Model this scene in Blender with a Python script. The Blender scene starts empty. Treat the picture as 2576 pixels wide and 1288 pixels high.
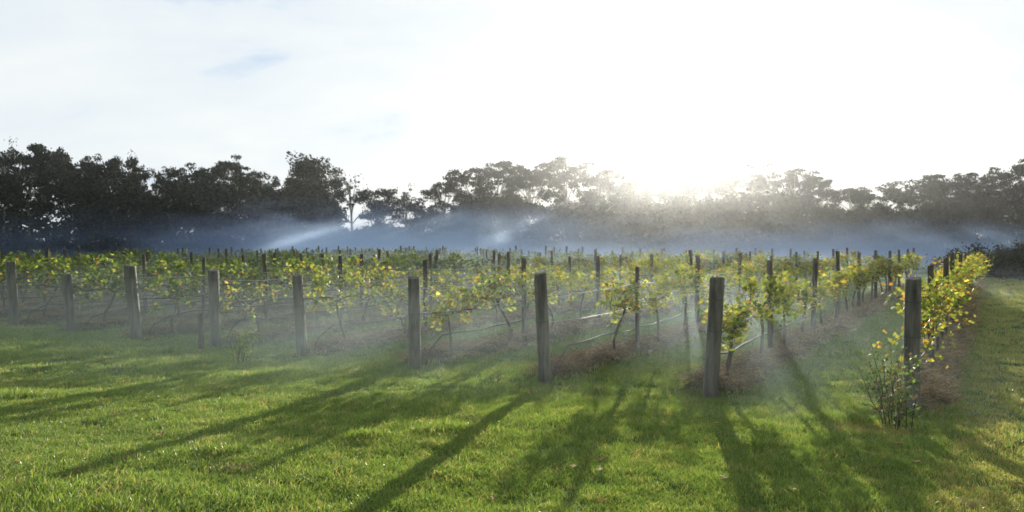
import bpy, math, random
import numpy as np
from mathutils import Vector, noise as mnoise
R = math.radians
scene = bpy.context.scene
COL = scene.collection

# ------------------------------------------------------------------ camera, sky, sun, exposure
CAM_H = 2.1
FPX = 2048.0                       # focal length in pixels of a 2576 px wide picture
HORIZON = 608.0
cd = bpy.data.cameras.new('camera'); cam = bpy.data.objects.new('camera', cd); COL.objects.link(cam)
scene.camera = cam
cam.location = (0, 0, CAM_H)
PITCH = math.atan((644 - HORIZON) / FPX)
cam.rotation_euler = (math.pi/2 - PITCH, 0, 0)
cd.sensor_width = 36; cd.lens = 36 * FPX / 2576
cd.clip_start = 0.1; cd.clip_end = 3000
cd.dof.use_dof = True; cd.dof.focus_distance = 7.5; cd.dof.aperture_fstop = 2.6

SUN_AZ, SUN_EL = R(11.4), R(7.0)   # azimuth from +Y towards +X
SUN = Vector((math.sin(SUN_AZ)*math.cos(SUN_EL), math.cos(SUN_AZ)*math.cos(SUN_EL), math.sin(SUN_EL)))
sl = bpy.data.lights.new('sun', 'SUN'); so = bpy.data.objects.new('sun', sl); COL.objects.link(so)
sl.energy = 5.0; sl.angle = R(0.5); sl.color = (1.0, 0.93, 0.78)
so.location = SUN * 50
so.rotation_euler = (-SUN).to_track_quat('-Z', 'Y').to_euler()

world = bpy.data.worlds.new('World'); scene.world = world; world.use_nodes = True
def sky_world():
    nt = world.node_tree; nt.nodes.clear()
    N = nt.nodes.new; L = nt.links.new
    out = N('ShaderNodeOutputWorld'); bg = N('ShaderNodeBackground'); L(bg.outputs[0], out.inputs[0])
    bg.inputs[1].default_value = 0.053
    sky = N('ShaderNodeTexSky'); sky.sky_type = 'NISHITA'; sky.sun_disc = False
    sky.sun_elevation = SUN_EL; sky.sun_rotation = SUN_AZ
    sky.air_density = 1.0; sky.dust_density = 1.6; sky.ozone_density = 1.5
    # thin high cloud: noise on the sky plane, streaked
    tc = N('ShaderNodeTexCoord'); sep = N('ShaderNodeSeparateXYZ'); L(tc.outputs['Generated'], sep.inputs[0])
    zz = N('ShaderNodeMath'); zz.operation = 'MAXIMUM'; L(sep.outputs[2], zz.inputs[0]); zz.inputs[1].default_value = 0.0
    za = N('ShaderNodeMath'); za.operation = 'ADD'; L(zz.outputs[0], za.inputs[0]); za.inputs[1].default_value = 0.30
    dx = N('ShaderNodeMath'); dx.operation = 'DIVIDE'; L(sep.outputs[0], dx.inputs[0]); L(za.outputs[0], dx.inputs[1])
    dy = N('ShaderNodeMath'); dy.operation = 'DIVIDE'; L(sep.outputs[1], dy.inputs[0]); L(za.outputs[0], dy.inputs[1])
    cb = N('ShaderNodeCombineXYZ'); L(dx.outputs[0], cb.inputs[0]); L(dy.outputs[0], cb.inputs[1])
    mp = N('ShaderNodeMapping'); L(cb.outputs[0], mp.inputs[0])
    mp.inputs['Rotation'].default_value = (0, 0, R(28)); mp.inputs['Scale'].default_value = (1.8, 2.6, 1)
    n1 = N('ShaderNodeTexNoise'); L(mp.outputs[0], n1.inputs['Vector'])
    n1.inputs['Scale'].default_value = 1.1; n1.inputs['Detail'].default_value = 7; n1.inputs['Roughness'].default_value = 0.55
    n1.inputs['Distortion'].default_value = 0.35
    mp2 = N('ShaderNodeMapping'); L(cb.outputs[0], mp2.inputs[0])
    mp2.inputs['Rotation'].default_value = (0, 0, R(35)); mp2.inputs['Scale'].default_value = (1.6, 4.5, 1)
    n2 = N('ShaderNodeTexNoise'); L(mp2.outputs[0], n2.inputs['Vector'])
    n2.inputs['Scale'].default_value = 1.6; n2.inputs['Detail'].default_value = 6
    # cloud cover grows towards the sun's side of the sky
    ax = N('ShaderNodeMath'); ax.operation = 'MULTIPLY_ADD'; L(sep.outputs[0], ax.inputs[0]); ax.inputs[1].default_value = 0.13; ax.inputs[2].default_value = 0.15
    zt = N('ShaderNodeMath'); zt.operation = 'MULTIPLY_ADD'; L(sep.outputs[2], zt.inputs[0]); zt.inputs[1].default_value = -0.25; L(ax.outputs[0], zt.inputs[2])
    s1 = N('ShaderNodeMath'); s1.operation = 'MULTIPLY_ADD'; L(n2.outputs[0], s1.inputs[0]); s1.inputs[1].default_value = 0.20; L(n1.outputs[0], s1.inputs[2])
    s2 = N('ShaderNodeMath'); s2.operation = 'ADD'; L(s1.outputs[0], s2.inputs[0]); L(zt.outputs[0], s2.inputs[1])
    rp = N('ShaderNodeValToRGB'); L(s2.outputs[0], rp.inputs[0])
    rp.color_ramp.elements[0].position = 0.42; rp.color_ramp.elements[0].color = (0.0, 0.0, 0.0, 1)
    rp.color_ramp.elements[1].position = 0.92; rp.color_ramp.elements[1].color = (1, 1, 1, 1)
    e = rp.color_ramp.elements.new(0.56); e.color = (0.70, 0.70, 0.70, 1)
    # clear sky is the Nishita sky, cloud is white light of the cloud deck added to it
    tint = N('ShaderNodeMix'); tint.data_type = 'RGBA'; tint.blend_type = 'MULTIPLY'; tint.inputs[0].default_value = 1
    L(sky.outputs[0], tint.inputs[6]); tint.inputs[7].default_value = (0.05, 0.053, 0.06, 1)
    mx = N('ShaderNodeMix'); mx.data_type = 'RGBA'
    L(rp.outputs[0], mx.inputs[0]); mx.inputs[6].default_value = (4.6, 6.2, 8.4, 1); mx.inputs[7].default_value = (9.3, 9.6, 9.4, 1)
    add = N('ShaderNodeMix'); add.data_type = 'RGBA'; add.blend_type = 'ADD'; add.inputs[0].default_value = 1
    L(mx.outputs[2], add.inputs[6]); L(tint.outputs[2], add.inputs[7])
    L(add.outputs[2], bg.inputs[0])
sky_world()
vs = scene.view_settings
scene.display_settings.display_device = 'sRGB'
vs.view_transform = 'Standard'; vs.look = 'None'; vs.gamma = 1; vs.exposure = 0.92; vs.use_curve_mapping = False
cy = scene.cycles
cy.use_denoising = True; cy.use_adaptive_sampling = True; cy.adaptive_threshold = 0.02
cy.max_bounces = 5; cy.diffuse_bounces = 2; cy.glossy_bounces = 2; cy.transmission_bounces = 3; cy.volume_bounces = 1
cy.transparent_max_bounces = 4
cy.volume_step_rate = 1.0; cy.volume_max_steps = 96
cy.caustics_reflective = False; cy.caustics_refractive = False
cy.sample_clamp_indirect = 4

# ------------------------------------------------------------------ helpers
def tag(o, label=None, cat=None, group=None, kind=None):
    if label: o['label'] = label
    if cat: o['category'] = cat
    if group: o['group'] = group
    if kind: o['kind'] = kind
    return o
def empty(name, loc, rz=0.0):
    o = bpy.data.objects.new(name, None); COL.objects.link(o); o.location = loc; o.rotation_euler = (0, 0, rz)
    o.empty_display_size = 0.3
    return o
def mesh_np(name, V, F, mats, fc=None, smooth=False, mi=None):
    """V (n,3), F list/array of faces (all the same size when array) -> mesh"""
    me = bpy.data.meshes.new(name)
    V = np.asarray(V, dtype=np.float32)
    if isinstance(F, np.ndarray):
        k = F.shape[1]; n = F.shape[0]
        me.vertices.add(len(V)); me.vertices.foreach_set('co', V.ravel())
        me.loops.add(n*k); me.loops.foreach_set('vertex_index', F.astype(np.int32).ravel())
        me.polygons.add(n); me.polygons.foreach_set('loop_start', np.arange(0, n*k, k, dtype=np.int32))
        me.update(calc_edges=True)
    else:
        me.from_pydata([tuple(v) for v in V], [], F); me.update()
    for m in (mats if isinstance(mats, (list, tuple)) else [mats]): me.materials.append(m)
    if fc is not None:
        a = me.attributes.new('leafcol', 'FLOAT_COLOR', 'FACE')
        fc = np.asarray(fc, dtype=np.float32)
        if fc.shape[1] == 3: fc = np.hstack([fc, np.ones((len(fc), 1), np.float32)])
        a.data.foreach_set('color', fc.ravel())
    me.polygons.foreach_set('use_smooth', [smooth]*len(me.polygons))
    return me
def obj(name, me, parent=None, loc=None):
    o = bpy.data.objects.new(name, me); COL.objects.link(o)
    if parent: o.parent = parent
    if loc: o.location = loc
    return o
class Tubes:
    def __init__(s): s.V = []; s.F = []
    def tube(s, pts, radii, n=6, cap=True, wob=0.0, rng=random):
        pts = [Vector(p) for p in pts]; base = len(s.V); m = len(pts)
        for i, p in enumerate(pts):
            d = (pts[min(i+1, m-1)] - pts[max(i-1, 0)])
            d = d.normalized() if d.length > 1e-9 else Vector((0, 0, 1))
            up = Vector((0, 0, 1)) if abs(d.z) < 0.9 else Vector((1, 0, 0))
            a = d.cross(up).normalized(); b = d.cross(a)
            for k in range(n):
                t = 2*math.pi*k/n; r = radii[i]*(1 + (rng.uniform(-wob, wob) if wob else 0))
                s.V.append(p + a*math.cos(t)*r + b*math.sin(t)*r)
        for i in range(m-1):
            for k in range(n):
                s.F.append((base+i*n+k, base+i*n+(k+1) % n, base+(i+1)*n+(k+1) % n, base+(i+1)*n+k))
        if cap:
            s.F.append(tuple(base+k for k in range(n))[::-1]); s.F.append(tuple(base+(m-1)*n+k for k in range(n)))
    def mesh(s, name, mat, smooth=True): return mesh_np(name, s.V, s.F, mat, smooth=smooth)

# row frame: E0 = end post of the rightmost row, RD along the rows, CD across them
E0 = Vector((4.9, 9.96)); RD = Vector((0.512, 0.859)); CD = Vector((-0.859, 0.512)); SP = 2.518
def uv_of(x, y):
    dx, dy = x-E0.x, y-E0.y
    return dx*RD.x+dy*RD.y, dx*CD.x+dy*CD.y
def xy_of(u, v): return E0.x+u*RD.x+v*CD.x, E0.y+u*RD.y+v*CD.y
NROWS, ROWLEN = 16, 35.0
def sstep(a, b, t):
    t = np.clip((t-a)/(b-a), 0, 1); return t*t*(3-2*t)
# cheap vectorised value noise made of sines with fixed phases
_r = np.random.RandomState(5); _W = _r.uniform(-1, 1, (14, 2)); _P = _r.uniform(0, 6.28, 14)
def wob(x, y, s):
    t = 0
    for k in range(14): t = t + np.sin((x*_W[k, 0]+y*_W[k, 1])*s*(1+0.13*k)+_P[k])
    return t/5.0
def berm(x, y):
    u, v = uv_of(x, y)
    i = np.round(v/SP); dv = v-i*SP+0.10*wob(x, y, 1.6)
    ok = (i >= 0) & (i <= NROWS) & (u < ROWLEN+0.8)
    w = 0.47
    return np.where(ok, (1-sstep(w*0.25, w, np.abs(dv)))*sstep(-0.5, 0.3, u+0.12*wob(x, y, 4)), 0.0)
def gz(x, y):
    x = np.asarray(x, float); y = np.asarray(y, float)
    u, v = uv_of(x, y)
    lawn = 0.060*np.logaddexp(0, (-u-0.4)*2.2)/2.2
    z = np.where(-u < 25, lawn, 0.06*24.6)
    z = z+0.17*berm(x, y)*(1+0.35*wob(x, y+3, 3.0)*0.6)
    z = z+0.018*wob(x, y, 1.1)+0.013*wob(x, y, 4.1)+0.007*wob(y, x, 8.3)
    z = z-1.6*sstep(42, 75, u)
    return z
def gzf(x, y): return float(gz(x, y))
def ray(px, py):
    a = (px-1288)/FPX; b = (644-py)/FPX
    c, s = math.cos(PITCH), math.sin(PITCH)
    return Vector((a, c+b*s, -s+b*c))
def hit(px, py):
    """ground point seen at a pixel of the 2576 px picture"""
    d = ray(px, py); t = 3.0
    while t < 200:
        p = Vector((0, 0, CAM_H))+d*t
        if p.z <= gzf(p.x, p.y): break
        t += 0.02
    return p

# ------------------------------------------------------------------ materials
def mat_new(name):
    m = bpy.data.materials.new(name); m.use_nodes = True; nt = m.node_tree; nt.nodes.clear()
    return m, nt, nt.nodes.new, nt.links.new
def leaf_mat(name, trans=0.5, rough=0.45, spec=0.5, tmul=1.0, gain=1.0):
    m, nt, N, L = mat_new(name)
    o = N('ShaderNodeOutputMaterial'); at = N('ShaderNodeAttribute'); at.attribute_name = 'leafcol'
    pb = N('ShaderNodeBsdfPrincipled'); L(at.outputs['Color'], pb.inputs['Base Color'])
    pb.inputs['Roughness'].default_value = rough; pb.inputs['Specular IOR Level'].default_value = spec
    tr = N('ShaderNodeBsdfTranslucent')
    g = N('ShaderNodeMix'); g.data_type = 'RGBA'; g.blend_type = 'MULTIPLY'; g.inputs[0].default_value = 1
    L(at.outputs['Color'], g.inputs[6]); g.inputs[7].default_value = (1.38*gain, 1.32*gain, 0.85*gain, 1); L(g.outputs[2], tr.inputs[0])
    mx = N('ShaderNodeMixShader'); mx.inputs[0].default_value = trans
    L(pb.outputs[0], mx.inputs[1]); L(tr.outputs[0], mx.inputs[2]); L(mx.outputs[0], o.inputs[0])
    return m
def wood_mat(name, c1, c2, scale=14, rough=0.85, zs=0.12):
    m, nt, N, L = mat_new(name)
    o = N('ShaderNodeOutputMaterial'); pb = N('ShaderNodeBsdfPrincipled'); L(pb.outputs[0], o.inputs[0])
    tc = N('ShaderNodeTexCoord'); mp = N('ShaderNodeMapping'); L(tc.outputs['Object'], mp.inputs[0]); mp.inputs['Scale'].default_value = (1, 1, zs)
    oi = N('ShaderNodeObjectInfo'); L(oi.outputs['Random'], mp.inputs['Location'])
    n = N('ShaderNodeTexNoise'); L(mp.outputs[0], n.inputs['Vector']); n.inputs['Scale'].default_value = scale; n.inputs['Detail'].default_value = 6; n.inputs['Roughness'].default_value = 0.65
    n2 = N('ShaderNodeTexNoise'); L(tc.outputs['Object'], n2.inputs['Vector']); n2.inputs['Scale'].default_value = 2.5; n2.inputs['Detail'].default_value = 3
    rp = N('ShaderNodeValToRGB'); L(n.outputs[0], rp.inputs[0])
    rp.color_ramp.elements[0].position = 0.35; rp.color_ramp.elements[0].color = (*c1, 1)
    rp.color_ramp.elements[1].position = 0.68; rp.color_ramp.elements[1].color = (*c2, 1)
    mx = N('ShaderNodeMix'); mx.data_type = 'RGBA'; mx.blend_type = 'MULTIPLY'; L(n2.outputs[0], mx.inputs[0])
    L(rp.outputs[0], mx.inputs[6]); mx.inputs[7].default_value = (0.45, 0.56, 0.42, 1)
    L(mx.outputs[2], pb.inputs['Base Color']); pb.inputs['Roughness'].default_value = rough
    bp = N('ShaderNodeBump'); bp.inputs['Strength'].default_value = 0.6; bp.inputs['Distance'].default_value = 0.01
    L(n.outputs[0], bp.inputs['Height']); L(bp.outputs[0], pb.inputs['Normal'])
    return m
M_leaf = leaf_mat('vine_leaf', 0.6, 0.5, 0.3, gain=1.6)
M_grass = leaf_mat('grass_blade', 0.5, 0.42, 0.7, gain=1.7)
M_straw = leaf_mat('dry_straw', 0.25, 0.7, 0.2, gain=0.7)
M_tree = leaf_mat('gum_leaf', 0.2, 0.7, 0.12, gain=0.8)
M_post = wood_mat('weathered_post_wood', (0.038, 0.033, 0.025), (0.185, 0.165, 0.13))
M_line = wood_mat('line_post_wood', (0.035, 0.025, 0.017), (0.09, 0.065, 0.045))
M_vine = wood_mat('vine_bark', (0.035, 0.026, 0.018), (0.11, 0.08, 0.055), 30)
M_bark = wood_mat('gum_bark', (0.16, 0.14, 0.11), (0.42, 0.38, 0.32), 3)
M_bark_dark = wood_mat('dark_bark', (0.05, 0.04, 0.03), (0.12, 0.10, 0.08), 3)
def plain(name, col, rough, spec=0.5):
    m, nt, N, L = mat_new(name); o = N('ShaderNodeOutputMaterial'); pb = N('ShaderNodeBsdfPrincipled'); L(pb.outputs[0], o.inputs[0])
    n = N('ShaderNodeTexNoise'); n.inputs['Scale'].default_value = 6
    rp = N('ShaderNodeValToRGB'); L(n.outputs[0], rp.inputs[0])
    rp.color_ramp.elements[0].color = (*[c*0.7 for c in col], 1); rp.color_ramp.elements[1].color = (*[min(1, c*1.3) for c in col], 1)
    L(rp.outputs[0], pb.inputs['Base Color']); pb.inputs['Roughness'].default_value = rough; pb.inputs['Specular IOR Level'].default_value = spec
    return m
M_hose = plain('black_poly_hose', (0.03, 0.03, 0.03), 0.62, 0.25)
M_wire = plain('galvanised_wire', (0.35, 0.35, 0.35), 0.4)

def ground_mat():
    m, nt, N, L = mat_new('turf_and_mulch')
    o = N('ShaderNodeOutputMaterial'); pb = N('ShaderNodeBsdfPrincipled'); L(pb.outputs[0], o.inputs[0])
    pb.inputs['Roughness'].default_value = 0.95; pb.inputs['Specular IOR Level'].default_value = 0.1
    at = N('ShaderNodeAttribute'); at.attribute_name = 'mulch'
    n = N('ShaderNodeTexNoise'); n.inputs['Scale'].default_value = 1.7; n.inputs['Detail'].default_value = 8; n.inputs['Roughness'].default_value = 0.7
    ge = N('ShaderNodeNewGeometry'); L(ge.outputs['Position'], n.inputs['Vector'])
    n2 = N('ShaderNodeTexNoise'); n2.inputs['Scale'].default_value = 28; n2.inputs['Detail'].default_value = 5; L(ge.outputs['Position'], n2.inputs['Vector'])
    g = N('ShaderNodeValToRGB'); L(n.outputs[0], g.inputs[0])
    g.color_ramp.elements[0].position = 0.3; g.color_ramp.elements[0].color = (0.028, 0.045, 0.012, 1)
    g.color_ramp.elements[1].position = 0.7; g.color_ramp.elements[1].color = (0.075, 0.10, 0.028, 1)
    s = N('ShaderNodeValToRGB'); L(n2.outputs[0], s.inputs[0])
    s.color_ramp.elements[0].position = 0.3; s.color_ramp.elements[0].color = (0.028, 0.021, 0.012, 1)
    s.color_ramp.elements[1].position = 0.7; s.color_ramp.elements[1].color = (0.11, 0.08, 0.045, 1)
    mx = N('ShaderNodeMix'); mx.data_type = 'RGBA'; L(at.outputs['Fac'], mx.inputs[0]); L(g.outputs[0], mx.inputs[6]); L(s.outputs[0], mx.inputs[7])
    L(mx.outputs[2], pb.inputs['Base Color'])
    bp = N('ShaderNodeBump'); bp.inputs['Strength'].default_value = 0.8; bp.inputs['Distance'].default_value = 0.03
    L(n2.outputs[0], bp.inputs['Height']); L(bp.outputs[0], pb.inputs['Normal'])
    return m

# ------------------------------------------------------------------ ground
def axis(lo, hi, near, step, grow):
    a = [0.0]; s = step
    while a[-1] < hi:
        a.append(a[-1]+s)
        if a[-1] > near: s *= grow
    b = [0.0]; s = step
    while b[-1] > lo:
        b.append(b[-1]-s)
        if b[-1] < -near: s *= grow
    return np.array(b[:0:-1]+a)
def build_ground():
    xs = axis(-900, 900, 24, 0.16, 1.10)
    ys = axis(-60, 1500, 46, 0.16, 1.10)
    X, Y = np.meshgrid(xs, ys); Z = gz(X, Y)
    V = np.stack([X, Y, Z], -1).reshape(-1, 3)
    nx, ny = len(xs), len(ys)
    i = np.arange((nx-1)*(ny-1)); r = i//(nx-1); c = i % (nx-1); a = r*nx+c
    F = np.stack([a, a+1, a+1+nx, a+nx], 1)
    me = mesh_np('ground', V, F, ground_mat(), smooth=True)
    at = me.attributes.new('mulch', 'FLOAT', 'POINT')
    at.data.foreach_set('value', berm(V[:, 0], V[:, 1]).astype(np.float32))
    tag(obj('ground', me), kind='structure')
build_ground()

# ------------------------------------------------------------------ grass and straw (uncountable: one object each)
def tuft_mesh(name, mat, seed, n, rad, hmin, hmax, w, lean, cols, flat=False):
    g = np.random.RandomState(seed)
    V = []; F = []; C = []
    for k in range(n):
        a = g.uniform(0, 6.283); r = rad*math.sqrt(g.uniform()); x, y = r*math.cos(a), r*math.sin(a)
        h = g.uniform(hmin, hmax); d = g.uniform(0, 6.283); l = g.uniform(0.1, lean)*h
        ux, uy = math.cos(d), math.sin(d); f = g.uniform(0, 6.283); wx, wy = math.cos(f)*w/2, math.sin(f)*w/2
        b = len(V)
        z1, z2 = h*0.55, h
        if flat: z0 = g.uniform(0.0, 0.05); z1 = z0+g.uniform(0, 0.03); z2 = z0+g.uniform(-0.01, 0.04); l = h
        else: z0 = -0.01
        V += [(x-wx, y-wy, z0), (x+wx, y+wy, z0), (x+ux*l*0.4+wx*0.8, y+uy*l*0.4+wy*0.8, z1), (x+ux*l*0.4-wx*0.8, y+uy*l*0.4-wy*0.8, z1),
              (x+ux*l+wx*0.15, y+uy*l+wy*0.15, z2*0.97), (x+ux*l-wx*0.15, y+uy*l-wy*0.15, z2)]
        F += [(b, b+1, b+2, b+3), (b+3, b+2, b+4, b+5)]
        c = cols[g.randint(len(cols))]; s = g.uniform(0.75, 1.25)
        C += [tuple(v*s for v in c)]*2
    me = mesh_np(name, V, np.array(F), mat, fc=C)
    return bpy.data.objects.new(name, me)       # not linked: only a source for the scatter
def scatter(name, pts, scl, idx, sources):
    me = bpy.data.meshes.new(name); me.vertices.add(len(pts)); me.vertices.foreach_set('co', np.asarray(pts, np.float32).ravel())
    g = np.random.RandomState(11)
    for nm, tp, val in (('scl', 'FLOAT', scl), ('idx', 'INT', idx), ('rz', 'FLOAT', g.uniform(0, 6.283, len(pts))), ('tx', 'FLOAT', g.uniform(-0.15, 0.15, len(pts)))):
        a = me.attributes.new(nm, tp, 'POINT'); a.data.foreach_set('value', np.asarray(val, np.int32 if tp == 'INT' else np.float32))
    o = obj(name, me)
    ng = bpy.data.node_groups.new(name+'_scatter', 'GeometryNodeTree')
    ng.interface.new_socket('Geometry', in_out='INPUT', socket_type='NodeSocketGeometry')
    ng.interface.new_socket('Geometry', in_out='OUTPUT', socket_type='NodeSocketGeometry')
    N = ng.nodes.new; L = ng.links.new
    gi = N('NodeGroupInput'); go = N('NodeGroupOutput')
    m2p = N('GeometryNodeMeshToPoints'); L(gi.outputs[0], m2p.inputs[0])
    iop = N('GeometryNodeInstanceOnPoints'); L(m2p.outputs[0], iop.inputs['Points'])
    jn = N('GeometryNodeJoinGeometry')
    for s in reversed(sources):
        oi = N('GeometryNodeObjectInfo'); oi.inputs['Object'].default_value = s; oi.inputs['As Instance'].default_value = True
        L(oi.outputs['Geometry'], jn.inputs[0])
    L(jn.outputs[0], iop.inputs['Instance']); iop.inputs['Pick Instance'].default_value = True
    def na(nm, tp):
        n = N('GeometryNodeInputNamedAttribute'); n.data_type = tp; n.inputs[0].default_value = nm
        return [s for s in n.outputs if s.enabled and s.name == 'Attribute'][0]
    L(na('idx', 'INT'), iop.inputs['Instance Index'])
    cb = N('ShaderNodeCombineXYZ'); L(na('tx', 'FLOAT'), cb.inputs[0]); L(na('rz', 'FLOAT'), cb.inputs[2])
    L(cb.outputs[0], iop.inputs['Rotation']); L(na('scl', 'FLOAT'), iop.inputs['Scale'])
    L(iop.outputs[0], go.inputs[0])
    md = o.modifiers.new('scatter', 'NODES'); md.node_group = ng
    return o
GC = [(0.098, 0.150, 0.026), (0.072, 0.128, 0.024), (0.125, 0.172, 0.032), (0.16, 0.19, 0.055), (0.056, 0.105, 0.024)]
GD = [(0.10, 0.17, 0.03), (0.20, 0.19, 0.06), (0.13, 0.18, 0.035), (0.26, 0.21, 0.10)]
SC = [(0.24, 0.175, 0.095), (0.16, 0.11, 0.06), (0.36, 0.27, 0.15), (0.10, 0.07, 0.04)]
def build_grass():
    g = np.random.RandomState(3)
    src = [tuft_mesh('tuft_source', M_grass, 20+k, 54, 0.085, 0.014, 0.042, 0.0042, 1.1, GC) for k in range(5)]
    src += [tuft_mesh('tuft_source', M_grass, 40+k, 42, 0.08, 0.025, 0.068, 0.0050, 0.9, GC) for k in range(2)]
    src += [tuft_mesh('tuft_source', M_grass, 50+k, 34, 0.09, 0.02, 0.055, 0.005, 1.1, GD) for k in range(2)]
    ss = [tuft_mesh('straw_source', M_straw, 60+k, 44, 0.11, 0.06, 0.17, 0.006, 1.0, SC, flat=True) for k in range(4)]
    P = []; S = []; I = []; SP_ = []; SS = []; SI = []
    for (y0, y1, dens, sc) in ((4.4, 7.5, 330, 1.0), (7.5, 11, 200, 1.1), (11, 16, 95, 1.35), (16, 24, 48, 1.7), (24, 38, 22, 2.2), (38, 62, 9, 2.9)):
        w = 0.70*y1+3.5; n = int((y1-y0)*2*w*dens)
        y = g.uniform(y0, y1, n); x = g.uniform(-w, w, n)
        k = np.abs(x) < 0.67*y+3.0; x, y = x[k], y[k]
        b = berm(x, y)+0.10*g.randn(len(x)); z = gz(x, y)
        u, v = uv_of(x, y)
        lw = wob(x, y, 3.2)*0.5+wob(x+9, y, 0.9)*0.5
        gr = b < 0.42+0.1*lw
        thin = g.uniform(size=len(x)) < np.where((v < -0.5) & (v > -1.9) & (u > -3), 0.50, 1.0)
        kk = gr & thin
        P.append(np.stack([x, y, z-0.004], 1)[kk])
        S.append((sc*g.uniform(0.75, 1.2, len(x))*(1+0.30*np.clip(lw, -1, 1.8)))[kk])
        dry = (wob(x, y+4, 1.9) > 1.25) | ((v < -0.5) & (v > -2.0) & (g.uniform(size=len(x)) < 0.75)) | (np.abs(b-0.35) < 0.2)
        I.append(np.where(dry, g.randint(7, 9, len(x)), np.where(lw > 0.75, g.randint(5, 7, len(x)), g.randint(0, 5, len(x))))[kk])
        st = (b > 0.30) & (g.uniform(size=len(x)) < 0.55)
        SP_.append(np.stack([x, y, z-0.01], 1)[st]); SS.append((min(sc, 2.0)*g.uniform(0.8, 1.3, len(x)))[st]); SI.append(g.randint(0, 4, len(x))[st])
    P = np.concatenate(P); print('grass tufts', len(P), 'straw', sum(map(len, SP_)))
    tag(scatter('grass', P, np.concatenate(S), np.concatenate(I), src), 'short dewy green lawn grass around and between the vine rows', 'grass', kind='stuff')
    tag(scatter('straw_mulch', np.concatenate(SP_), np.concatenate(SS), np.concatenate(SI), ss), 'brown straw mulch heaped in strips under the vine rows', 'mulch', kind='stuff')
build_grass()
def build_litter():
    """fallen vine leaves and lawn weeds, far too many to count"""
    g = np.random.RandomState(91)
    def leafsrc(seed):
        c = [(0.30, 0.20, 0.05), (0.20, 0.11, 0.04), (0.14, 0.09, 0.04), (0.28, 0.26, 0.06)][seed % 4]
        V = [(0, -0.04, 0.0), (0.032, -0.01, 0.012), (0.02, 0.035, 0.004), (0, 0.05, 0.014), (-0.024, 0.03, 0.0), (-0.03, -0.012, 0.015), (0, 0, 0.004)]
        F = np.array([(0, 1, 6), (1, 2, 6), (2, 3, 6), (3, 4, 6), (4, 5, 6), (5, 0, 6)])
        return bpy.data.objects.new('leaf_source', mesh_np('leaf_source', V, F, M_straw, fc=[c]*6))
    src = [leafsrc(k) for k in range(4)]
    n = 5200; y = 4.5+30*g.uniform(size=n)**1.4; x = g.uniform(-0.68, 0.68, n)*y
    b = berm(x, y); keep = (b > 0.1) | (g.uniform(size=n) < 0.035); x, y = x[keep], y[keep]; m = len(x)
    tag(scatter('fallen_leaves', np.stack([x, y, gz(x, y)+0.035], 1), g.uniform(0.6, 1.2, m), g.randint(0, 4, m), src), 'scattered fallen brown and yellow vine leaves on mulch and lawn', 'leaves', kind='stuff')
build_litter()

# ------------------------------------------------------------------ posts
ORD = ['first', 'second', 'third', 'fourth', 'fifth', 'sixth', 'seventh', 'eighth', 'ninth', 'tenth', 'eleventh', 'twelfth', 'thirteenth', 'fourteenth', 'fifteenth', 'sixteenth', 'seventeenth', 'eighteenth', 'nineteenth', 'twentieth', 'twenty-first', 'twenty-second', 'twenty-third']
def post_mesh(name, h, r, seed, mat, n=20, lean=(0, 0), chip=0.02, taper=0.97):
    g = random.Random(seed); V = []; F = []
    lv = [-0.25, 0.0, 0.15, 0.4, 0.7, 0.95, 0.985, 1.0]
    ph = g.uniform(0, 6.28)
    for li, t in enumerate(lv):
        z = h*t; rr = r*(1+(taper-1)*max(t, 0))*(1.06 if t <= 0 else 1)
        if t == 1.0: rr *= 0.93
        cx, cy_ = lean[0]*t+g.uniform(-1, 1)*r*0.03, lean[1]*t+g.uniform(-1, 1)*r*0.03
        for k in range(n):
            a = 2*math.pi*k/n
            q = rr*(1+0.035*math.sin(3*a+ph)+0.02*math.sin(7*a+ph*2)+g.uniform(-0.008, 0.008))
            zz = z+(chip*math.sin(a+ph)+g.uniform(-0.3, 0.3)*chip if t > 0.9 else 0)
            V.append((cx+q*math.cos(a), cy_+q*math.sin(a), zz))
    for i in range(len(lv)-1):
        for k in range(n): F.append((i*n+k, i*n+(k+1) % n, (i+1)*n+(k+1) % n, (i+1)*n+k))
    b = (len(lv)-1)*n; V.append((lean[0], lean[1], h*0.995)); c = len(V)-1
    for k in range(n): F.append((b+k, b+(k+1) % n, c))
    me = mesh_np(name, V, F, mat, smooth=False)
    me.polygons.foreach_set('use_smooth', [i < (len(lv)-3)*n for i in range(len(me.polygons))])
    return me
ENDS = [  # top (x, y), base (x, y), width, words
    ((2295, 700), (2293, 1035), 39, 'thick dark round end post of the rightmost row, rose bush before it'),
    ((1803, 698), (1787, 1001), 38, 'thick dark round end post leaning right, second row from the right'),
    ((1358, 687), (1371, 966), 32, 'thick grey end post leaning left at the top, third row from the right'),
    ((1041, 698), (1044, 930), 30, 'upright grey-green end post with flat top, fourth row from the right'),
    ((748, 691), (760, 894), 26, 'slim grey end post at fifth row, bare hose behind its foot'),
    ((538, 678), (541, 871), 27, 'pale blue-grey end post with small bush at its foot'),
    ((328, 668), (343, 854), 29, 'tall stout weathered end post leaning left, third from the left edge'),
    ((169, 691), (182, 836), 25, 'short leaning end post, second from the left edge'),
    ((28, 658), (36, 820), 23, 'grey end post at the far left edge of the vineyard'),
]
END_POS = []
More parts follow.
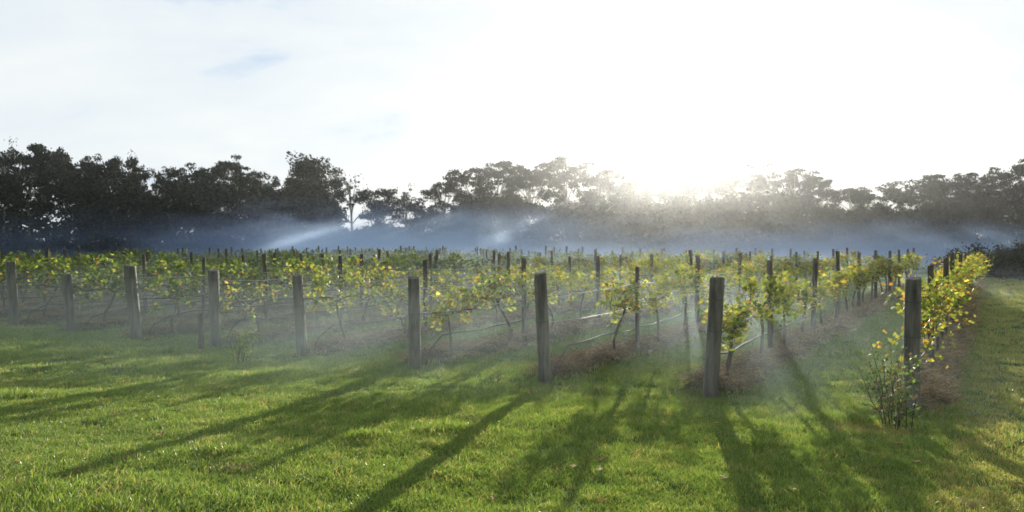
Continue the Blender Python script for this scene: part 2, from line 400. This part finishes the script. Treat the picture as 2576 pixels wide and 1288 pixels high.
for i, (tp, bs, w, lab) in enumerate(ENDS):
    p = hit(*bs); D = p.y
    h = (bs[1]-tp[1])/FPX*D*1.0
    lean = (tp[0]-bs[0])/FPX*D
    r = w/FPX*D/2
    o = obj('end_post', post_mesh('end_post', h, r, 100+i, M_post, lean=(lean, 0), chip=0.011+0.002*(i % 4)), loc=(p.x, p.y, gzf(p.x, p.y)))
    tag(o, lab, 'post', 'thick end posts of the vine rows')
    END_POS.append(p)
    for hz_ in (0.90, 1.32):
        if hz_ > h-0.05: continue
        t = Tubes(); fx = lean*hz_/h
        t.tube([(fx+(r*1.04)*math.cos(a*math.pi/8), (r*1.04)*math.sin(a*math.pi/8), hz_+0.006*math.sin(a)) for a in range(17)], [0.0045]*17, 5)
        obj('wire_tie', t.mesh('wire_tie', M_line), o)
def row_point(i, u, dv=0.0):
    """point on row i at u metres behind the end line"""
    if i < len(END_POS):
        p = END_POS[i]; u0, v0 = uv_of(p.x, p.y)
        t = min(1, u/8.0); v = v0*(1-t)+i*SP*t
        return xy_of(u0*(1-t)+u if False else u+u0*(1-t), v+dv)
    return xy_of(u, i*SP+dv)
def in_view(x, y, m=0.7):
    return y > 1 and abs(x) < 0.629*y+m
DPOST = 3.6
NP = int(ROWLEN//DPOST)
line_src = [post_mesh('line_post', 1.60+0.03*k, 0.040+0.003*k, 200+k, M_line, n=10, chip=0.01, lean=(0.015*(k-1.5), 0.01*(k-2))) for k in range(5)]
gr = random.Random(9)
for i in range(NROWS):
    for k in range(1, NP+1):
        x, y = row_point(i, k*DPOST)
        jx = gr.uniform(-0.04, 0.04)
        if not in_view(x, y, 0.3): continue
        o = obj('line_post', line_src[gr.randrange(5)], loc=(x+jx, y, gzf(x, y)-0.08+gr.uniform(-0.06, 0.06)))
        o.rotation_euler = (gr.uniform(-0.02, 0.02), gr.uniform(-0.02, 0.02), gr.uniform(0, 6.28))
        tag(o, f'slim dark line post, {ORD[k-1]} behind the end post, {ORD[i]} vine row from the right', 'post', 'slim line posts along the vine rows')
# short stake
p = hit(506, 880)
tag(obj('stake', post_mesh('stake', 90/FPX*p.y, 0.055, 301, M_line, n=10), loc=(p.x, p.y, gzf(p.x, p.y))), 'short dark stake standing left of the pale end post with bush', 'stake')

# ------------------------------------------------------------------ hoses and wires
for i in range(NROWS):
    g = random.Random(400+i)
    hz = 0.44 if i else 0.34
    pts = []; 
    x0, y0 = row_point(i, 0.35 if i != 1 else 0.12, 0.02)
    z0 = gzf(x0, y0)
    if i not in (0, 1):
        pts += [(x0-0.03, y0, z0-0.05), (x0, y0, z0+0.12), (x0+0.06, y0+0.05, z0+0.26)]
    u = 0.85 if i not in (0, 1) else 0.05
    while u <= ROWLEN:
        x, y = row_point(i, u, 0.07); 
        pts.append((x+g.uniform(-0.01, 0.01), y, gzf(x, y)-0.1*0+hz-0.09+g.uniform(-0.012, 0.012)-0.03*math.sin(math.pi*((u % DPOST)/DPOST))))
        u += 0.6
    vis = [q for q in pts if in_view(q[0], q[1], 1.5)]
    if len(vis) < 4: continue
    t = Tubes(); t.tube(vis, [0.0125]*len(vis), 7)
    tag(obj('irrigation_hose', t.mesh('irrigation_hose', M_hose)), f'black irrigation hose strung low along the {ORD[i]} vine row from the right', 'hose', 'irrigation hoses of the vine rows')
    for wz, nm in ((0.92, 'lower'), (1.32, 'upper')):
        pts = []
        u = 0.0
        while u <= ROWLEN:
            x, y = row_point(i, u, 0.0); pts.append((x, y, wz+0.02*g.uniform(-1, 1)-0.03*math.sin(math.pi*((u % DPOST)/DPOST)))); u += 1.2
        vis = [q for q in pts if in_view(q[0], q[1], 1.5)]
        t = Tubes(); t.tube(vis, [0.004]*len(vis), 4)
        tag(obj('trellis_wire', t.mesh('trellis_wire', M_wire)), f'{nm} trellis wire of the {ORD[i]} vine row from the right', 'wire', 'trellis wires of the vine rows')

# ------------------------------------------------------------------ vines
LEAF2D = [(0, -0.10), (0.30, -0.42), (0.62, -0.18), (0.48, 0.12), (0.60, 0.46), (0.26, 0.48), (0.0, 0.95), (-0.26, 0.48), (-0.60, 0.46), (-0.48, 0.12), (-0.62, -0.18), (-0.30, -0.42)]
def leaves_mesh(name, mat, P, size, cols, seed, lobed=True, droop=0.5):
    g = np.random.RandomState(seed); n = len(P)
    if lobed:
        base = np.array([(0, 0.15, 0.06)]+[(a*0.95, b, -0.22*abs(a)-0.05*b) for a, b in LEAF2D]); m = len(LEAF2D)
        tri = [(0, 1+k, 1+(k+1) % m) for k in range(m)]
    else:
        base = np.array([(0, -0.4, 0), (0.6, 0, -0.15), (0, 0.8, 0.05), (-0.6, 0, -0.15)]); tri = [(0, 1, 2), (0, 2, 3)]
    nb = len(base)
    # leaf frame: random yaw, blades hang with tip down
    yaw = g.uniform(0, 6.283, n); pit = g.uniform(-1.5, 0.5, n)*droop-0.4; rol = g.uniform(-0.9, 0.9, n)
    cy_, sy = np.cos(yaw), np.sin(yaw); cp, sp = np.cos(pit), np.sin(pit); cr, sr = np.cos(rol), np.sin(rol)
    B = base[None]*(size*np.exp(g.randn(n)*0.22))[:, None, None]
    x, y, z = B[..., 0], B[..., 1], B[..., 2]
    x, z = x*cr[:, None]+z*sr[:, None], -x*sr[:, None]+z*cr[:, None]
    y, z = y*cp[:, None]-z*sp[:, None], y*sp[:, None]+z*cp[:, None]
    x, y = x*cy_[:, None]-y*sy[:, None], x*sy[:, None]+y*cy_[:, None]
    V = np.stack([x, y, z], -1)+np.asarray(P)[:, None, :]
    F = (np.array(tri)[None]+(np.arange(n)*nb)[:, None, None]).reshape(-1, 3)
    C = np.repeat(np.asarray(cols), len(tri), axis=0)
    return mesh_np(name, V.reshape(-1, 3), F, mat, fc=C)
PAL = np.array([(0.19, 0.20, 0.035), (0.13, 0.16, 0.03), (0.075, 0.11, 0.022), (0.05, 0.078, 0.018), (0.25, 0.17, 0.03), (0.19, 0.10, 0.025), (0.30, 0.28, 0.06)])
def vine_parts(seed, nleaf=230, weights=(28, 32, 20, 12, 4, 2, 1), top=1.5, low=0.85, half=0.84, shoots=14, lobed=True, lsize=0.050, kink=0.18, wdt=0.17):
    """row runs along local +X. returns trunk, arm, foliage meshes"""
    g = random.Random(seed); gn = np.random.RandomState(seed)
    t = Tubes(); pts = []; rad = []
    ax, ay = g.uniform(-kink, kink), g.uniform(-0.08, 0.08)
    hx = 0.86
    for k in range(9):
        f = k/8
        pts.append((ax*math.sin(f*math.pi*1.6)+g.uniform(-0.012, 0.012)+(1-f)*g.uniform(-.02, .02)+ax*(1-f), ay*math.sin(f*4), -0.06+f*(hx+0.06)))
        rad.append(0.032*(1-0.35*f)*(1.35 if k == 0 else 1)*g.uniform(0.9, 1.12))
    t.tube(pts, rad, 7, wob=0.1, rng=g)
    trunk = t.mesh('trunk', M_vine)
    a = Tubes(); tip = Vector(pts[-1]); arms = []
    for s in (-1, 1):
        q = [tip-Vector((0, 0, 0.04))]; L_ = half*g.uniform(0.8, 1.05)
        for k in range(1, 6):
            q.append(Vector((tip.x+s*L_*k/5, g.uniform(-0.03, 0.03), 0.90+g.uniform(-0.03, 0.04))))
        a.tube(q, [0.021, 0.018, 0.016, 0.014, 0.011, 0.008], 6, wob=0.12, rng=g); arms.append(q)
    P = []; 
    for k in range(shoots):
        q = arms[k % 2]; f = g.uniform(0.0, 4.99); i0 = int(f); b = q[i0].lerp(q[i0+1], f-i0)
        up = g.uniform(0.25, top-0.92) if g.random() < 0.74 else -g.uniform(0.05, max(0.1, 0.92-low+0.12))
        dx, dy = g.uniform(-0.25, 0.25), g.gauss(0, wdt)
        sp = []; cur = b.copy()
        for j in range(5):
            f2 = j/4; sp.append(Vector((b.x+dx*f2+0.03*math.sin(j*2+seed), b.y+dy*f2*1.0, b.z+up*(f2 if up < 0 else math.sin(f2*1.45)))))
        a.tube(sp, [0.006, 0.005, 0.004, 0.003, 0.002], 4, cap=False)
        for m in range(int(nleaf/shoots)):
            f3 = g.uniform(0.05, 1.0)*4; i3 = min(3, int(f3)); c = sp[i3].lerp(sp[i3+1], f3-i3)
            P.append((c.x+g.gauss(0, 0.062), c.y+g.gauss(0, 0.07), c.z+g.gauss(0, 0.055)))
    arm = a.mesh('cordon', M_vine)
    P = np.array(P); n = len(P); w = np.array(weights, float)
    c = PAL[gn.choice(len(PAL), n, p=w/w.sum())]*gn.uniform(0.75, 1.25, (n, 1))
    fo = leaves_mesh('foliage', M_leaf, P, lsize, c, seed, lobed)
    return trunk, arm, fo
def place_vine(parts, x, y, z, rz, sc=(1, 1, 1), label='', group='grapevines trained along the rows'):
    r = empty('grapevine', (x, y, z), rz); r.scale = sc
    tag(r, label, 'grapevine', group)
    for nm, me in zip(('trunk', 'cordon', 'foliage'), parts):
        if me is not None: obj(nm, me, r)
    return r
near_src = [vine_parts(500+k, nleaf=nl, top=tp, low=lw, weights=wt) for k, (nl, tp, lw, wt) in enumerate([
    (500, 1.42, 0.80, (28, 32, 20, 12, 4, 2, 1)), (560, 1.46, 0.70, (24, 30, 24, 14, 5, 2, 1)), (430, 1.40, 0.85, (30, 30, 18, 10, 6, 4, 2)),
    (590, 1.46, 0.62, (22, 28, 24, 14, 8, 3, 1)), (390, 1.42, 0.78, (28, 30, 20, 10, 6, 4, 2)), (500, 1.42, 0.72, (20, 24, 24, 20, 7, 3, 1)), (280, 1.36, 0.70, (20, 30, 25, 15, 6, 3, 1))])]
gold_src = [vine_parts(540+k, nleaf=430, top=1.46, low=0.42, shoots=22, weights=(28, 20, 20, 14, 12, 5, 2), wdt=0.25, lsize=0.050) for k in range(3)]
far_src = [vine_parts(560+k, nleaf=250, top=1.50, low=0.74, weights=(20, 24, 24, 18, 8, 5, 1), lobed=False, lsize=0.085, wdt=0.2) for k in range(7)]
ROT = math.atan2(RD.y, RD.x)
dense_src = [vine_parts(580+k, nleaf=380, top=1.54, low=0.66, half=0.92, shoots=16, weights=(3, 11, 36, 44, 3, 2, 1), lobed=False, lsize=0.078, wdt=0.22) for k in range(7)]  # mostly dark-green weights: the left rows' shade is put into the leaf colour
gv = random.Random(77); nv = 0
LOOK = ['yellow-green', 'thin yellow-leaved', 'leafy green and gold', 'golden-leaved', 'sparse-leaved', 'bushy green', 'orange-tinged']
for i in range(NROWS):
    k = 0
    u = 0.95
    while u < ROWLEN:
        x, y = row_point(i, u)
        k += 1
        if in_view(x, y, 0.9) and nv < 298:
            z = gzf(x, y)-0.07; rz = ROT+(math.pi if gv.random() < 0.5 else 0)+gv.uniform(-0.06, 0.06)
            s = gv.uniform(0.92, 1.07)
            if i == 0: src = gold_src[gv.randrange(3)]; lk = 'golden bushy'
            elif y < 26 and i < 12: q = gv.randrange(7); src = near_src[q]; lk = LOOK[q]
            else: src = far_src[gv.randrange(7)]; lk = 'dim leafy'
            if i >= 6: src = dense_src[gv.randrange(7)]; lk = 'dim thick-leaved'
            if i == 2 and k == 1: u += 1.8; continue      # the gap behind the third end post
            place_vine(src, x, y, z, rz, (s, s*gv.uniform(0.9, 1.2), s*gv.uniform(0.88, 1.08)), f'{lk} grapevine, {ORD[k-1]} behind the end of the {ORD[i]} row from the right')
            nv += 1
        u += 1.8
print('vines', nv)

# ------------------------------------------------------------------ small bushes
def bush(name, base, h, w, seed, nst, nl, lsize, pal, label, cat, leafband=(0.35, 1.0)):
    g = random.Random(seed); gn = np.random.RandomState(seed)
    r = empty(name, (base.x, base.y, gzf(base.x, base.y))); tag(r, label, cat)
    t = Tubes(); P = []
    for k in range(nst):
        a = g.uniform(0, 6.28); sp = g.uniform(0.15, 1)*w/2; hh = h*g.uniform(0.6, 1.0)
        r0 = g.uniform(0.03, 0.22)*w; b0 = Vector((r0*math.cos(a), r0*math.sin(a), -0.03)); q = [b0]
        for j in range(1, 6):
            f = j/5; q.append(b0+Vector((math.cos(a)*sp*0.7*f**1.3+g.uniform(-.03, .03), math.sin(a)*sp*0.7*f**1.3+g.uniform(-.03, .03), hh*f+0.03)))
        t.tube(q, [0.006, 0.0055, 0.005, 0.004, 0.003, 0.0015], 5, cap=False)
        for m in range(nl//nst):
            f = g.uniform(*leafband)*5; j = min(4, int(f)); c = q[j].lerp(q[j+1], f-j)
            P.append((c.x+g.gauss(0, 0.05), c.y+g.gauss(0, 0.05), c.z+g.gauss(0, 0.035)))
    obj('stems', t.mesh('stems', M_vine), r)
    c = np.array(pal)[gn.randint(0, len(pal), len(P))]*gn.uniform(0.7, 1.3, (len(P), 1))
    obj('leaves', leaves_mesh('leaves', M_leaf, np.array(P), lsize, c, seed, lobed=False), r)
ROSE = [(0.05, 0.08, 0.025), (0.07, 0.095, 0.03), (0.085, 0.06, 0.03), (0.035, 0.06, 0.018), (0.06, 0.09, 0.03)]
bush('rose_bush', hit(2247, 1078), 0.92, 1.0, 801, 15, 640, 0.032, ROSE, 'leggy rose bush with small dark leaves before the rightmost end post', 'rose bush', (0.15, 1.0))
bush('rose_bush', hit(603, 915), 0.72, 0.80, 802, 11, 260, 0.036, [(0.08, 0.13, 0.03), (0.12, 0.17, 0.045), (0.10, 0.11, 0.035)], 'small straggly bush at the foot of the pale end post', 'bush', (0.3, 1.0))
bush('weed', hit(1245, 968), 0.22, 0.35, 803, 6, 40, 0.022, [(0.12, 0.18, 0.04)], 'small spindly weed in the lawn left of the leaning grey end post', 'weed')
bush('weed', hit(2290, 1052), 0.16, 0.45, 804, 9, 60, 0.03, [(0.12, 0.22, 0.04)], 'low bright green weeds at the foot of the rose bush', 'weed')

# ------------------------------------------------------------------ trees
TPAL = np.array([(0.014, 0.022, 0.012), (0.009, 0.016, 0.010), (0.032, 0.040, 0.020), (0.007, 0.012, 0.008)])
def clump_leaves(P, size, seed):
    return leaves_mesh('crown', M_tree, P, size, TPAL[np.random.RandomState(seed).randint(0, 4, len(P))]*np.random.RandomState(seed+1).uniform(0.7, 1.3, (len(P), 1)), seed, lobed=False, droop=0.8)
def tree_parts(seed, style):
    """unit tree: 10 m tall, crown about 8 m wide"""
    g = random.Random(seed); gn = np.random.RandomState(seed)
    t = Tubes(); H = 10.0; P = []
    lx, ly = g.uniform(-0.5, 0.5), g.uniform(-0.5, 0.5)
    fork = {'gum': 0.42, 'dense': 0.3, 'cone': 0.2, 'sparse': 0.35}[style]*H
    top = {'gum': 0.66, 'dense': 0.75, 'cone': 0.95, 'sparse': 0.8}[style]*H
    def tp(f): return Vector((lx*f+0.15*math.sin(f*5+seed), ly*f, top*f))
    t.tube([tp(k/7)-Vector((0, 0, 0.3 if k == 0 else 0)) for k in range(8)], [0.26*(1-0.75*k/7) for k in range(8)], 8)
    nl = {'gum': 17, 'dense': 24, 'cone': 30, 'sparse': 12}[style]
    for k in range(nl):
        f = g.uniform(fork/top, 1.0); b = tp(f); a = k*2.4+g.uniform(-0.4, 0.4)
        if style == 'gum': reach = g.uniform(1.0, 3.9); zt = H*0.93-0.09*reach**2*g.uniform(0.7, 1.6)-g.choice((0, 0.3, 1.2, 2.6, 3.8))
        elif style == 'dense': reach = g.uniform(0.6, 3.4); zt = min(H*0.9-0.14*reach**2, g.uniform(0.3, 0.95)*H)
        elif style == 'cone': zt = g.uniform(0.15, 0.93)*H; reach = (1-(zt/H)**1.7)*2.9*g.uniform(0.6, 1)+0.2; b = tp(max(0.05, min(1, (zt-1.0)/top)))
        else: reach = g.uniform(0.6, 2.7); zt = g.uniform(0.45, 0.97)*H
        e = Vector((b.x+math.cos(a)*reach, b.y+math.sin(a)*reach, zt))
        if e.z < b.z: b = tp(max(0.1, e.z/top-0.15))
        mid = b.lerp(e, 0.55)+Vector((0, 0, 0.25))
        t.tube([b, mid, e], [0.09, 0.06, 0.02], 5, cap=False)
        # leaf clumps along the end of the limb
        nc = {'gum': 5, 'dense': 6, 'cone': 4, 'sparse': 3}[style]
        for c in range(nc):
            sx = g.uniform(0.45, 1.0)*(0.6 if style == 'sparse' else 1); sz = sx*g.uniform(0.38, 0.6) if style != 'cone' else sx*0.9
            cc = e+Vector((g.gauss(0, 0.55), g.gauss(0, 0.55), g.gauss(-0.05, 0.3)))
            if style == 'sparse': cc = b.lerp(e, g.uniform(0.6, 1.05))+Vector((g.gauss(0, 0.2), g.gauss(0, 0.2), g.gauss(0, 0.2)))
            m = int(100*sx) if style != 'sparse' else int(50*sx)
            d = gn.randn(m, 3); d /= np.linalg.norm(d, axis=1)[:, None]; rr = gn.uniform(0.45, 1.05, (m, 1))
            if style in ('gum', 'sparse'): d[:, 2] = np.where(gn.uniform(size=m) < 0.7, np.abs(d[:, 2]), d[:, 2])
            P.append(np.array(cc)+d*rr*np.array([sx, sx, sz]))
        # a few twigs breaking the outline
        P.append(np.array(e)+gn.randn(14, 3)*np.array([0.45, 0.45, 0.25]))
    P = np.concatenate(P)
    top_z = np.percentile(P[:, 2], 99.7)
    bark = M_bark if style in ('gum', 'sparse') else M_bark_dark
    return t.mesh('trunk', bark), clump_leaves(P, 0.17, seed), top_z
TS = {'gum': [tree_parts(900+k, 'gum') for k in range(6)], 'dense': [tree_parts(920+k, 'dense') for k in range(4)], 'cone': [tree_parts(940, 'cone')], 'sparse': [tree_parts(950+k, 'sparse') for k in range(2)]}
TREES = [  # centre x, top y, crown width px, style, depth, label
    (8, 345, 80, 'sparse', 150, 'thin tree spire cut by the left edge of the picture'),
    (75, 362, 190, 'gum', 152, 'tall broad gum tree at the left, the highest of the left wood'),
    (160, 374, 150, 'gum', 158, 'gum tree right of the tallest left gum, rounded top'),
    (235, 392, 140, 'dense', 150, 'dense dark tree with knobbly top, left part of the wood'),
    (305, 400, 130, 'dense', 156, 'dense dark tree left of the first gap in the left treeline'),
    (345, 380, 50, 'sparse', 160, 'thin leafy spire poking above the left treeline before the gap'),
    (425, 424, 100, 'gum', 156, 'small open gum just right of the first gap in the left treeline'),
    (505, 410, 150, 'dense', 152, 'dark rounded tree between the small open gum and the domed gum'),
    (592, 397, 140, 'gum', 157, 'domed gum with open crown left of the tall cone-shaped tree'),
    (670, 444, 110, 'dense', 155, 'lower dark tree left against the tall cone-shaped tree'),
    (768, 390, 175, 'cone', 150, 'tall dense cone-shaped tree, darkest point of the left wood'),
    (820, 450, 120, 'dense', 154, 'right shoulder tree beside the tall cone-shaped tree'),
    (885, 424, 100, 'sparse', 160, 'wispy thin tree right of the cone-shaped tree'),
    (945, 478, 130, 'dense', 158, 'low dark tree in the dip right of the wispy tree'),
    (1018, 460, 75, 'sparse', 158, 'small thin tree in the middle of the low dip'),
    (1050, 500, 110, 'dense', 160, 'lowest dark tree in the dip before the central gums'),
    (1112, 448, 115, 'gum', 155, 'small gum at the left end of the central gum group'),
    (1185, 414, 165, 'gum', 152, 'gum with layered crown left in the central group'),
    (1255, 406, 180, 'gum', 157, 'flat-topped gum in the central group'),
    (1335, 420, 160, 'gum', 153, 'gum between the flat-topped gum and the great umbrella gum'),
    (1418, 398, 210, 'gum', 156, 'great umbrella-shaped gum, highest of the central group'),
    (1500, 418, 170, 'gum', 152, 'gum at the right of the great umbrella gum, sloping top'),
    (1575, 448, 150, 'dense', 157, 'paler low tree left of the sun glare'),
    (1650, 456, 160, 'gum', 158, 'tree nearly lost in the glare, left under the sun'),
    (1728, 460, 160, 'dense', 155, 'tree nearly lost in the glare, right under the sun'),
    (1805, 450, 140, 'gum', 157, 'hazy gum just right of the sun glare'),
    (1880, 440, 165, 'gum', 152, 'hazy broad gum left of the gum with bare topmost branch'),
    (1945, 410, 120, 'sparse', 158, 'tall gum with thin topmost branch right of the sun'),
    (1990, 428, 170, 'gum', 155, 'broad gum behind the thin topmost branch, right of the sun'),
    (2060, 455, 130, 'gum', 153, 'gum sloping down to the dip on the right'),
    (2135, 476, 150, 'gum', 156, 'low gum in the right-hand dip'),
    (2215, 462, 160, 'gum', 158, 'open low gum with sky gaps, right-hand dip'),
    (2290, 480, 110, 'gum', 160, 'small gum left of the big dark dome tree'),
    (2385, 438, 215, 'gum', 150, 'big dark domed gum on the right of the treeline'),
    (2385, 455, 200, 'dense', 148, 'dense dark tree beneath the big domed gum'),
    (2480, 472, 130, 'gum', 154, 'low open gum between the big domed gum and the right edge'),
    (2560, 404, 150, 'gum', 150, 'tall gum cut by the right edge of the picture'),
]
gt = random.Random(31)
for (px, py, w, st, D, lab) in TREES:
    d = ray(px, py); d = d*(D/d.y); x, y = d.x, D; ztop = CAM_H+d.z
    zb = gzf(x, y); tr, cr, tz = TS[st][gt.randrange(len(TS[st]))]
    H = (ztop-zb)/tz; sxy = (w/FPX*D)/{'gum': 8.6, 'dense': 7.6, 'cone': 6.2, 'sparse': 5.6}[st]
    r = empty('dense_tree' if st in ('dense', 'cone') else 'gum_tree', (x, y, zb), gt.uniform(0, 6.28)); r.scale = (sxy, sxy, H)
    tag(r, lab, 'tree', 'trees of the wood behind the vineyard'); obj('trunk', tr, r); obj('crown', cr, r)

# woodland mass behind and below the single crowns, one uncountable mass
def woodland():
    g = np.random.RandomState(8); P = []
    sk = np.array(sorted([(t[0], t[1]) for t in TREES if t[3] != 'sparse']+[(398, 462), (548, 436), (700, 452), (865, 512), (1072, 505), (1150, 440), (1540, 450), (2100, 478), (2330, 480)]), float)
    for k in range(4600):
        px = g.uniform(-250, 2830); D = g.uniform(138, 185)
        topy = np.interp(px, sk[:, 0], sk[:, 1])
        py = 640-(640-topy-(40 if px < 860 else 90 if px < 1570 else 58))*g.uniform()**1.15
        if 1350 < px < 1480 and py < 530: continue
        d = ray(px, py); d = d*(D/d.y); c = np.array([d.x, D, CAM_H+d.z])
        s = g.uniform(1.0, 2.4); m = int(42*s)
        v = g.randn(m, 3); v /= np.linalg.norm(v, axis=1)[:, None]
        P.append(c+v*g.uniform(0.3, 1, (m, 1))*np.array([s, s, s*0.7]))
    P = np.concatenate(P)
    me = clump_leaves(P, 0.42, 71)
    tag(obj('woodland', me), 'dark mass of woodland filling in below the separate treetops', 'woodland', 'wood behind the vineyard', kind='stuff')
woodland()
# shrubs past the end of the mown path on the right
def shrub(px, pbase, w, h, D, seed, lab):
    g = np.random.RandomState(seed); d = ray(px, 640); d = d*(D/d.y); x, y = d.x, D; zb = gzf(x, y)
    P = []; t = Tubes()
    for k in range(26):
        a = g.uniform(0, 6.28); rr = math.sqrt(g.uniform())*w/2; hh = h*math.sqrt(max(0.05, 1-(rr/(w/2))**2))*g.uniform(0.45, 1)
        e = Vector((rr*math.cos(a), rr*math.sin(a), hh))
        t.tube([Vector((0, 0, -0.1)), e*0.5+Vector((0, 0, 0.1)), e], [0.04, 0.025, 0.01], 4, cap=False)
        for c in range(3):
            s = g.uniform(0.3, 0.6); v = g.randn(70, 3)*0.55*s
            P.append(np.array(e)*g.uniform(0.5, 1)+v)
    r = empty('shrub', (x, y, zb)); tag(r, lab, 'shrub', 'dark shrubs beyond the end of the mown path')
    obj('stems', t.mesh('stems', M_bark_dark), r)
    P = np.concatenate(P); P[:, 2] = np.maximum(P[:, 2], 0.02)
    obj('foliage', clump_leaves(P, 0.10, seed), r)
for k, (px, w, h, D, lab) in enumerate([
    (2500, 3.2, 1.9, 47, 'dark shrub straight beyond the end of the mown path'), (2590, 3.4, 2.3, 44, 'dark shrub cut by the right edge at the path end'),
    (2455, 3.0, 2.0, 50, 'dark shrub behind the end of the rightmost vine row'), (2545, 3.6, 2.6, 52, 'taller dark shrub behind the shrubs at the path end'),
    (2400, 3.4, 2.2, 55, 'dark misty shrub left of the rightmost row end'), (2670, 4, 2.6, 46, 'dark shrub just outside the right edge')]):
    shrub(px, 0, w, h, D, 1200+k, lab)

# ------------------------------------------------------------------ haze and mist
def vol_box(name, lo, hi, mat, label, cat):
    x0, y0, z0 = lo; x1, y1, z1 = hi
    V = [(x0, y0, z0), (x1, y0, z0), (x1, y1, z0), (x0, y1, z0), (x0, y0, z1), (x1, y0, z1), (x1, y1, z1), (x0, y1, z1)]
    F = [(0, 3, 2, 1), (4, 5, 6, 7), (0, 1, 5, 4), (1, 2, 6, 5), (2, 3, 7, 6), (3, 0, 4, 7)]
    c = ((x0+x1)/2, (y0+y1)/2, (z0+z1)/2)
    me = mesh_np(name, [tuple(a-b for a, b in zip(v, c)) for v in V], F, mat)
    return tag(obj(name, me, loc=c), label, cat, kind='stuff')
def haze_mat():
    m, nt, N, L = mat_new('haze_air'); o = N('ShaderNodeOutputMaterial'); v = N('ShaderNodeVolumePrincipled')
    v.inputs['Color'].default_value = (0.93, 0.96, 1.0, 1); v.inputs['Density'].default_value = 0.00016; v.inputs['Anisotropy'].default_value = 0.865
    L(v.outputs[0], o.inputs['Volume']); return m
vol_box('haze', (-230, -20, -4), (230, 215, 24), haze_mat(), 'thin morning haze filling the air over vineyard and wood', 'haze')
def mist_mat(name, dens, scale, aniso=0.45, col=(0.72, 0.84, 1.0), thr=(0.35, 0.7), step=1.0, stretch=(1, 1, 1)):
    """noise-broken mist that fades out towards the faces of its own box"""
    m, nt, N, L = mat_new(name); o = N('ShaderNodeOutputMaterial'); v = N('ShaderNodeVolumePrincipled')
    v.inputs['Color'].default_value = (*col, 1); v.inputs['Anisotropy'].default_value = aniso
    tc = N('ShaderNodeTexCoord')
    mp = N('ShaderNodeMapping'); L(tc.outputs['Object'], mp.inputs[0]); mp.inputs['Scale'].default_value = stretch
    n = N('ShaderNodeTexNoise'); L(mp.outputs[0], n.inputs['Vector']); n.inputs['Scale'].default_value = scale; n.inputs['Detail'].default_value = 3; n.inputs['Distortion'].default_value = 0.4
    mr = N('ShaderNodeMapRange'); mr.interpolation_type = 'SMOOTHSTEP'; L(n.outputs[0], mr.inputs[0]); mr.inputs[1].default_value = thr[0]; mr.inputs[2].default_value = thr[1]
    # fall-off: generated coords 0..1 in the box
    sb = N('ShaderNodeVectorMath'); sb.operation = 'MULTIPLY_ADD'; L(tc.outputs['Generated'], sb.inputs[0]); sb.inputs[1].default_value = (2, 2, 1); sb.inputs[2].default_value = (-1, -1, 0)
    ln = N('ShaderNodeVectorMath'); ln.operation = 'LENGTH'; L(sb.outputs[0], ln.inputs[0])
    fr = N('ShaderNodeMapRange'); fr.interpolation_type = 'SMOOTHSTEP'; L(ln.outputs['Value'], fr.inputs[0]); fr.inputs[1].default_value = 1.0; fr.inputs[2].default_value = 0.35
    mu = N('ShaderNodeMath'); mu.operation = 'MULTIPLY'; L(mr.outputs[0], mu.inputs[0]); L(fr.outputs[0], mu.inputs[1])
    m3 = N('ShaderNodeMath'); m3.operation = 'MULTIPLY'; L(mu.outputs[0], m3.inputs[0]); m3.inputs[1].default_value = dens
    L(m3.outputs[0], v.inputs['Density']); L(v.outputs[0], o.inputs['Volume'])
    try: m.volume_intersection_method = 'FAST'
    except Exception: pass
    return m
def mist(cx, cyy, z0, sx, sy, h, mat, lab):
    vol_box('mist', (cx-sx/2, cyy-sy/2, z0), (cx+sx/2, cyy+sy/2, z0+h), mat, lab, 'mist')
mist(-24, 112, -1.8, 140, 50, 11.0, mist_mat('mist_plume', 0.023, 0.09, col=(0.44, 0.60, 0.98), thr=(0.38, 0.62), stretch=(0.6, 0.6, 2.2)), 'bank of blue mist drifting before the wood left of centre')
mist(-9, 100, -1.8, 66, 34, 9.0, mist_mat('mist_billow', 0.16, 0.10, col=(0.60, 0.77, 1.0), thr=(0.36, 0.62), stretch=(0.6, 0.6, 1.8)), 'brightest billow of blue mist, middle of the treeline foot')
mist(46, 112, -1.8, 100, 46, 8.0, mist_mat('mist_plume_right', 0.060, 0.08, col=(0.50, 0.68, 1.0), thr=(0.34, 0.6), stretch=(0.6, 0.6, 2.2)), 'low blue mist before the wood on the right')
mist(-4, 38, -0.4, 70, 44, 2.6, mist_mat('mist_rows', 0.030, 0.09, aniso=0.62, col=(0.70, 0.84, 1.0), thr=(0.30, 0.62)), 'pale blue mist hanging low among the far vine rows')
mist(-5, 17, -0.3, 40, 30, 2.2, mist_mat('mist_low', 0.026, 0.16, aniso=0.70, col=(0.76, 0.92, 1.0), thr=(0.36, 0.66)), 'thin sunlit mist lying among the nearest vine rows')
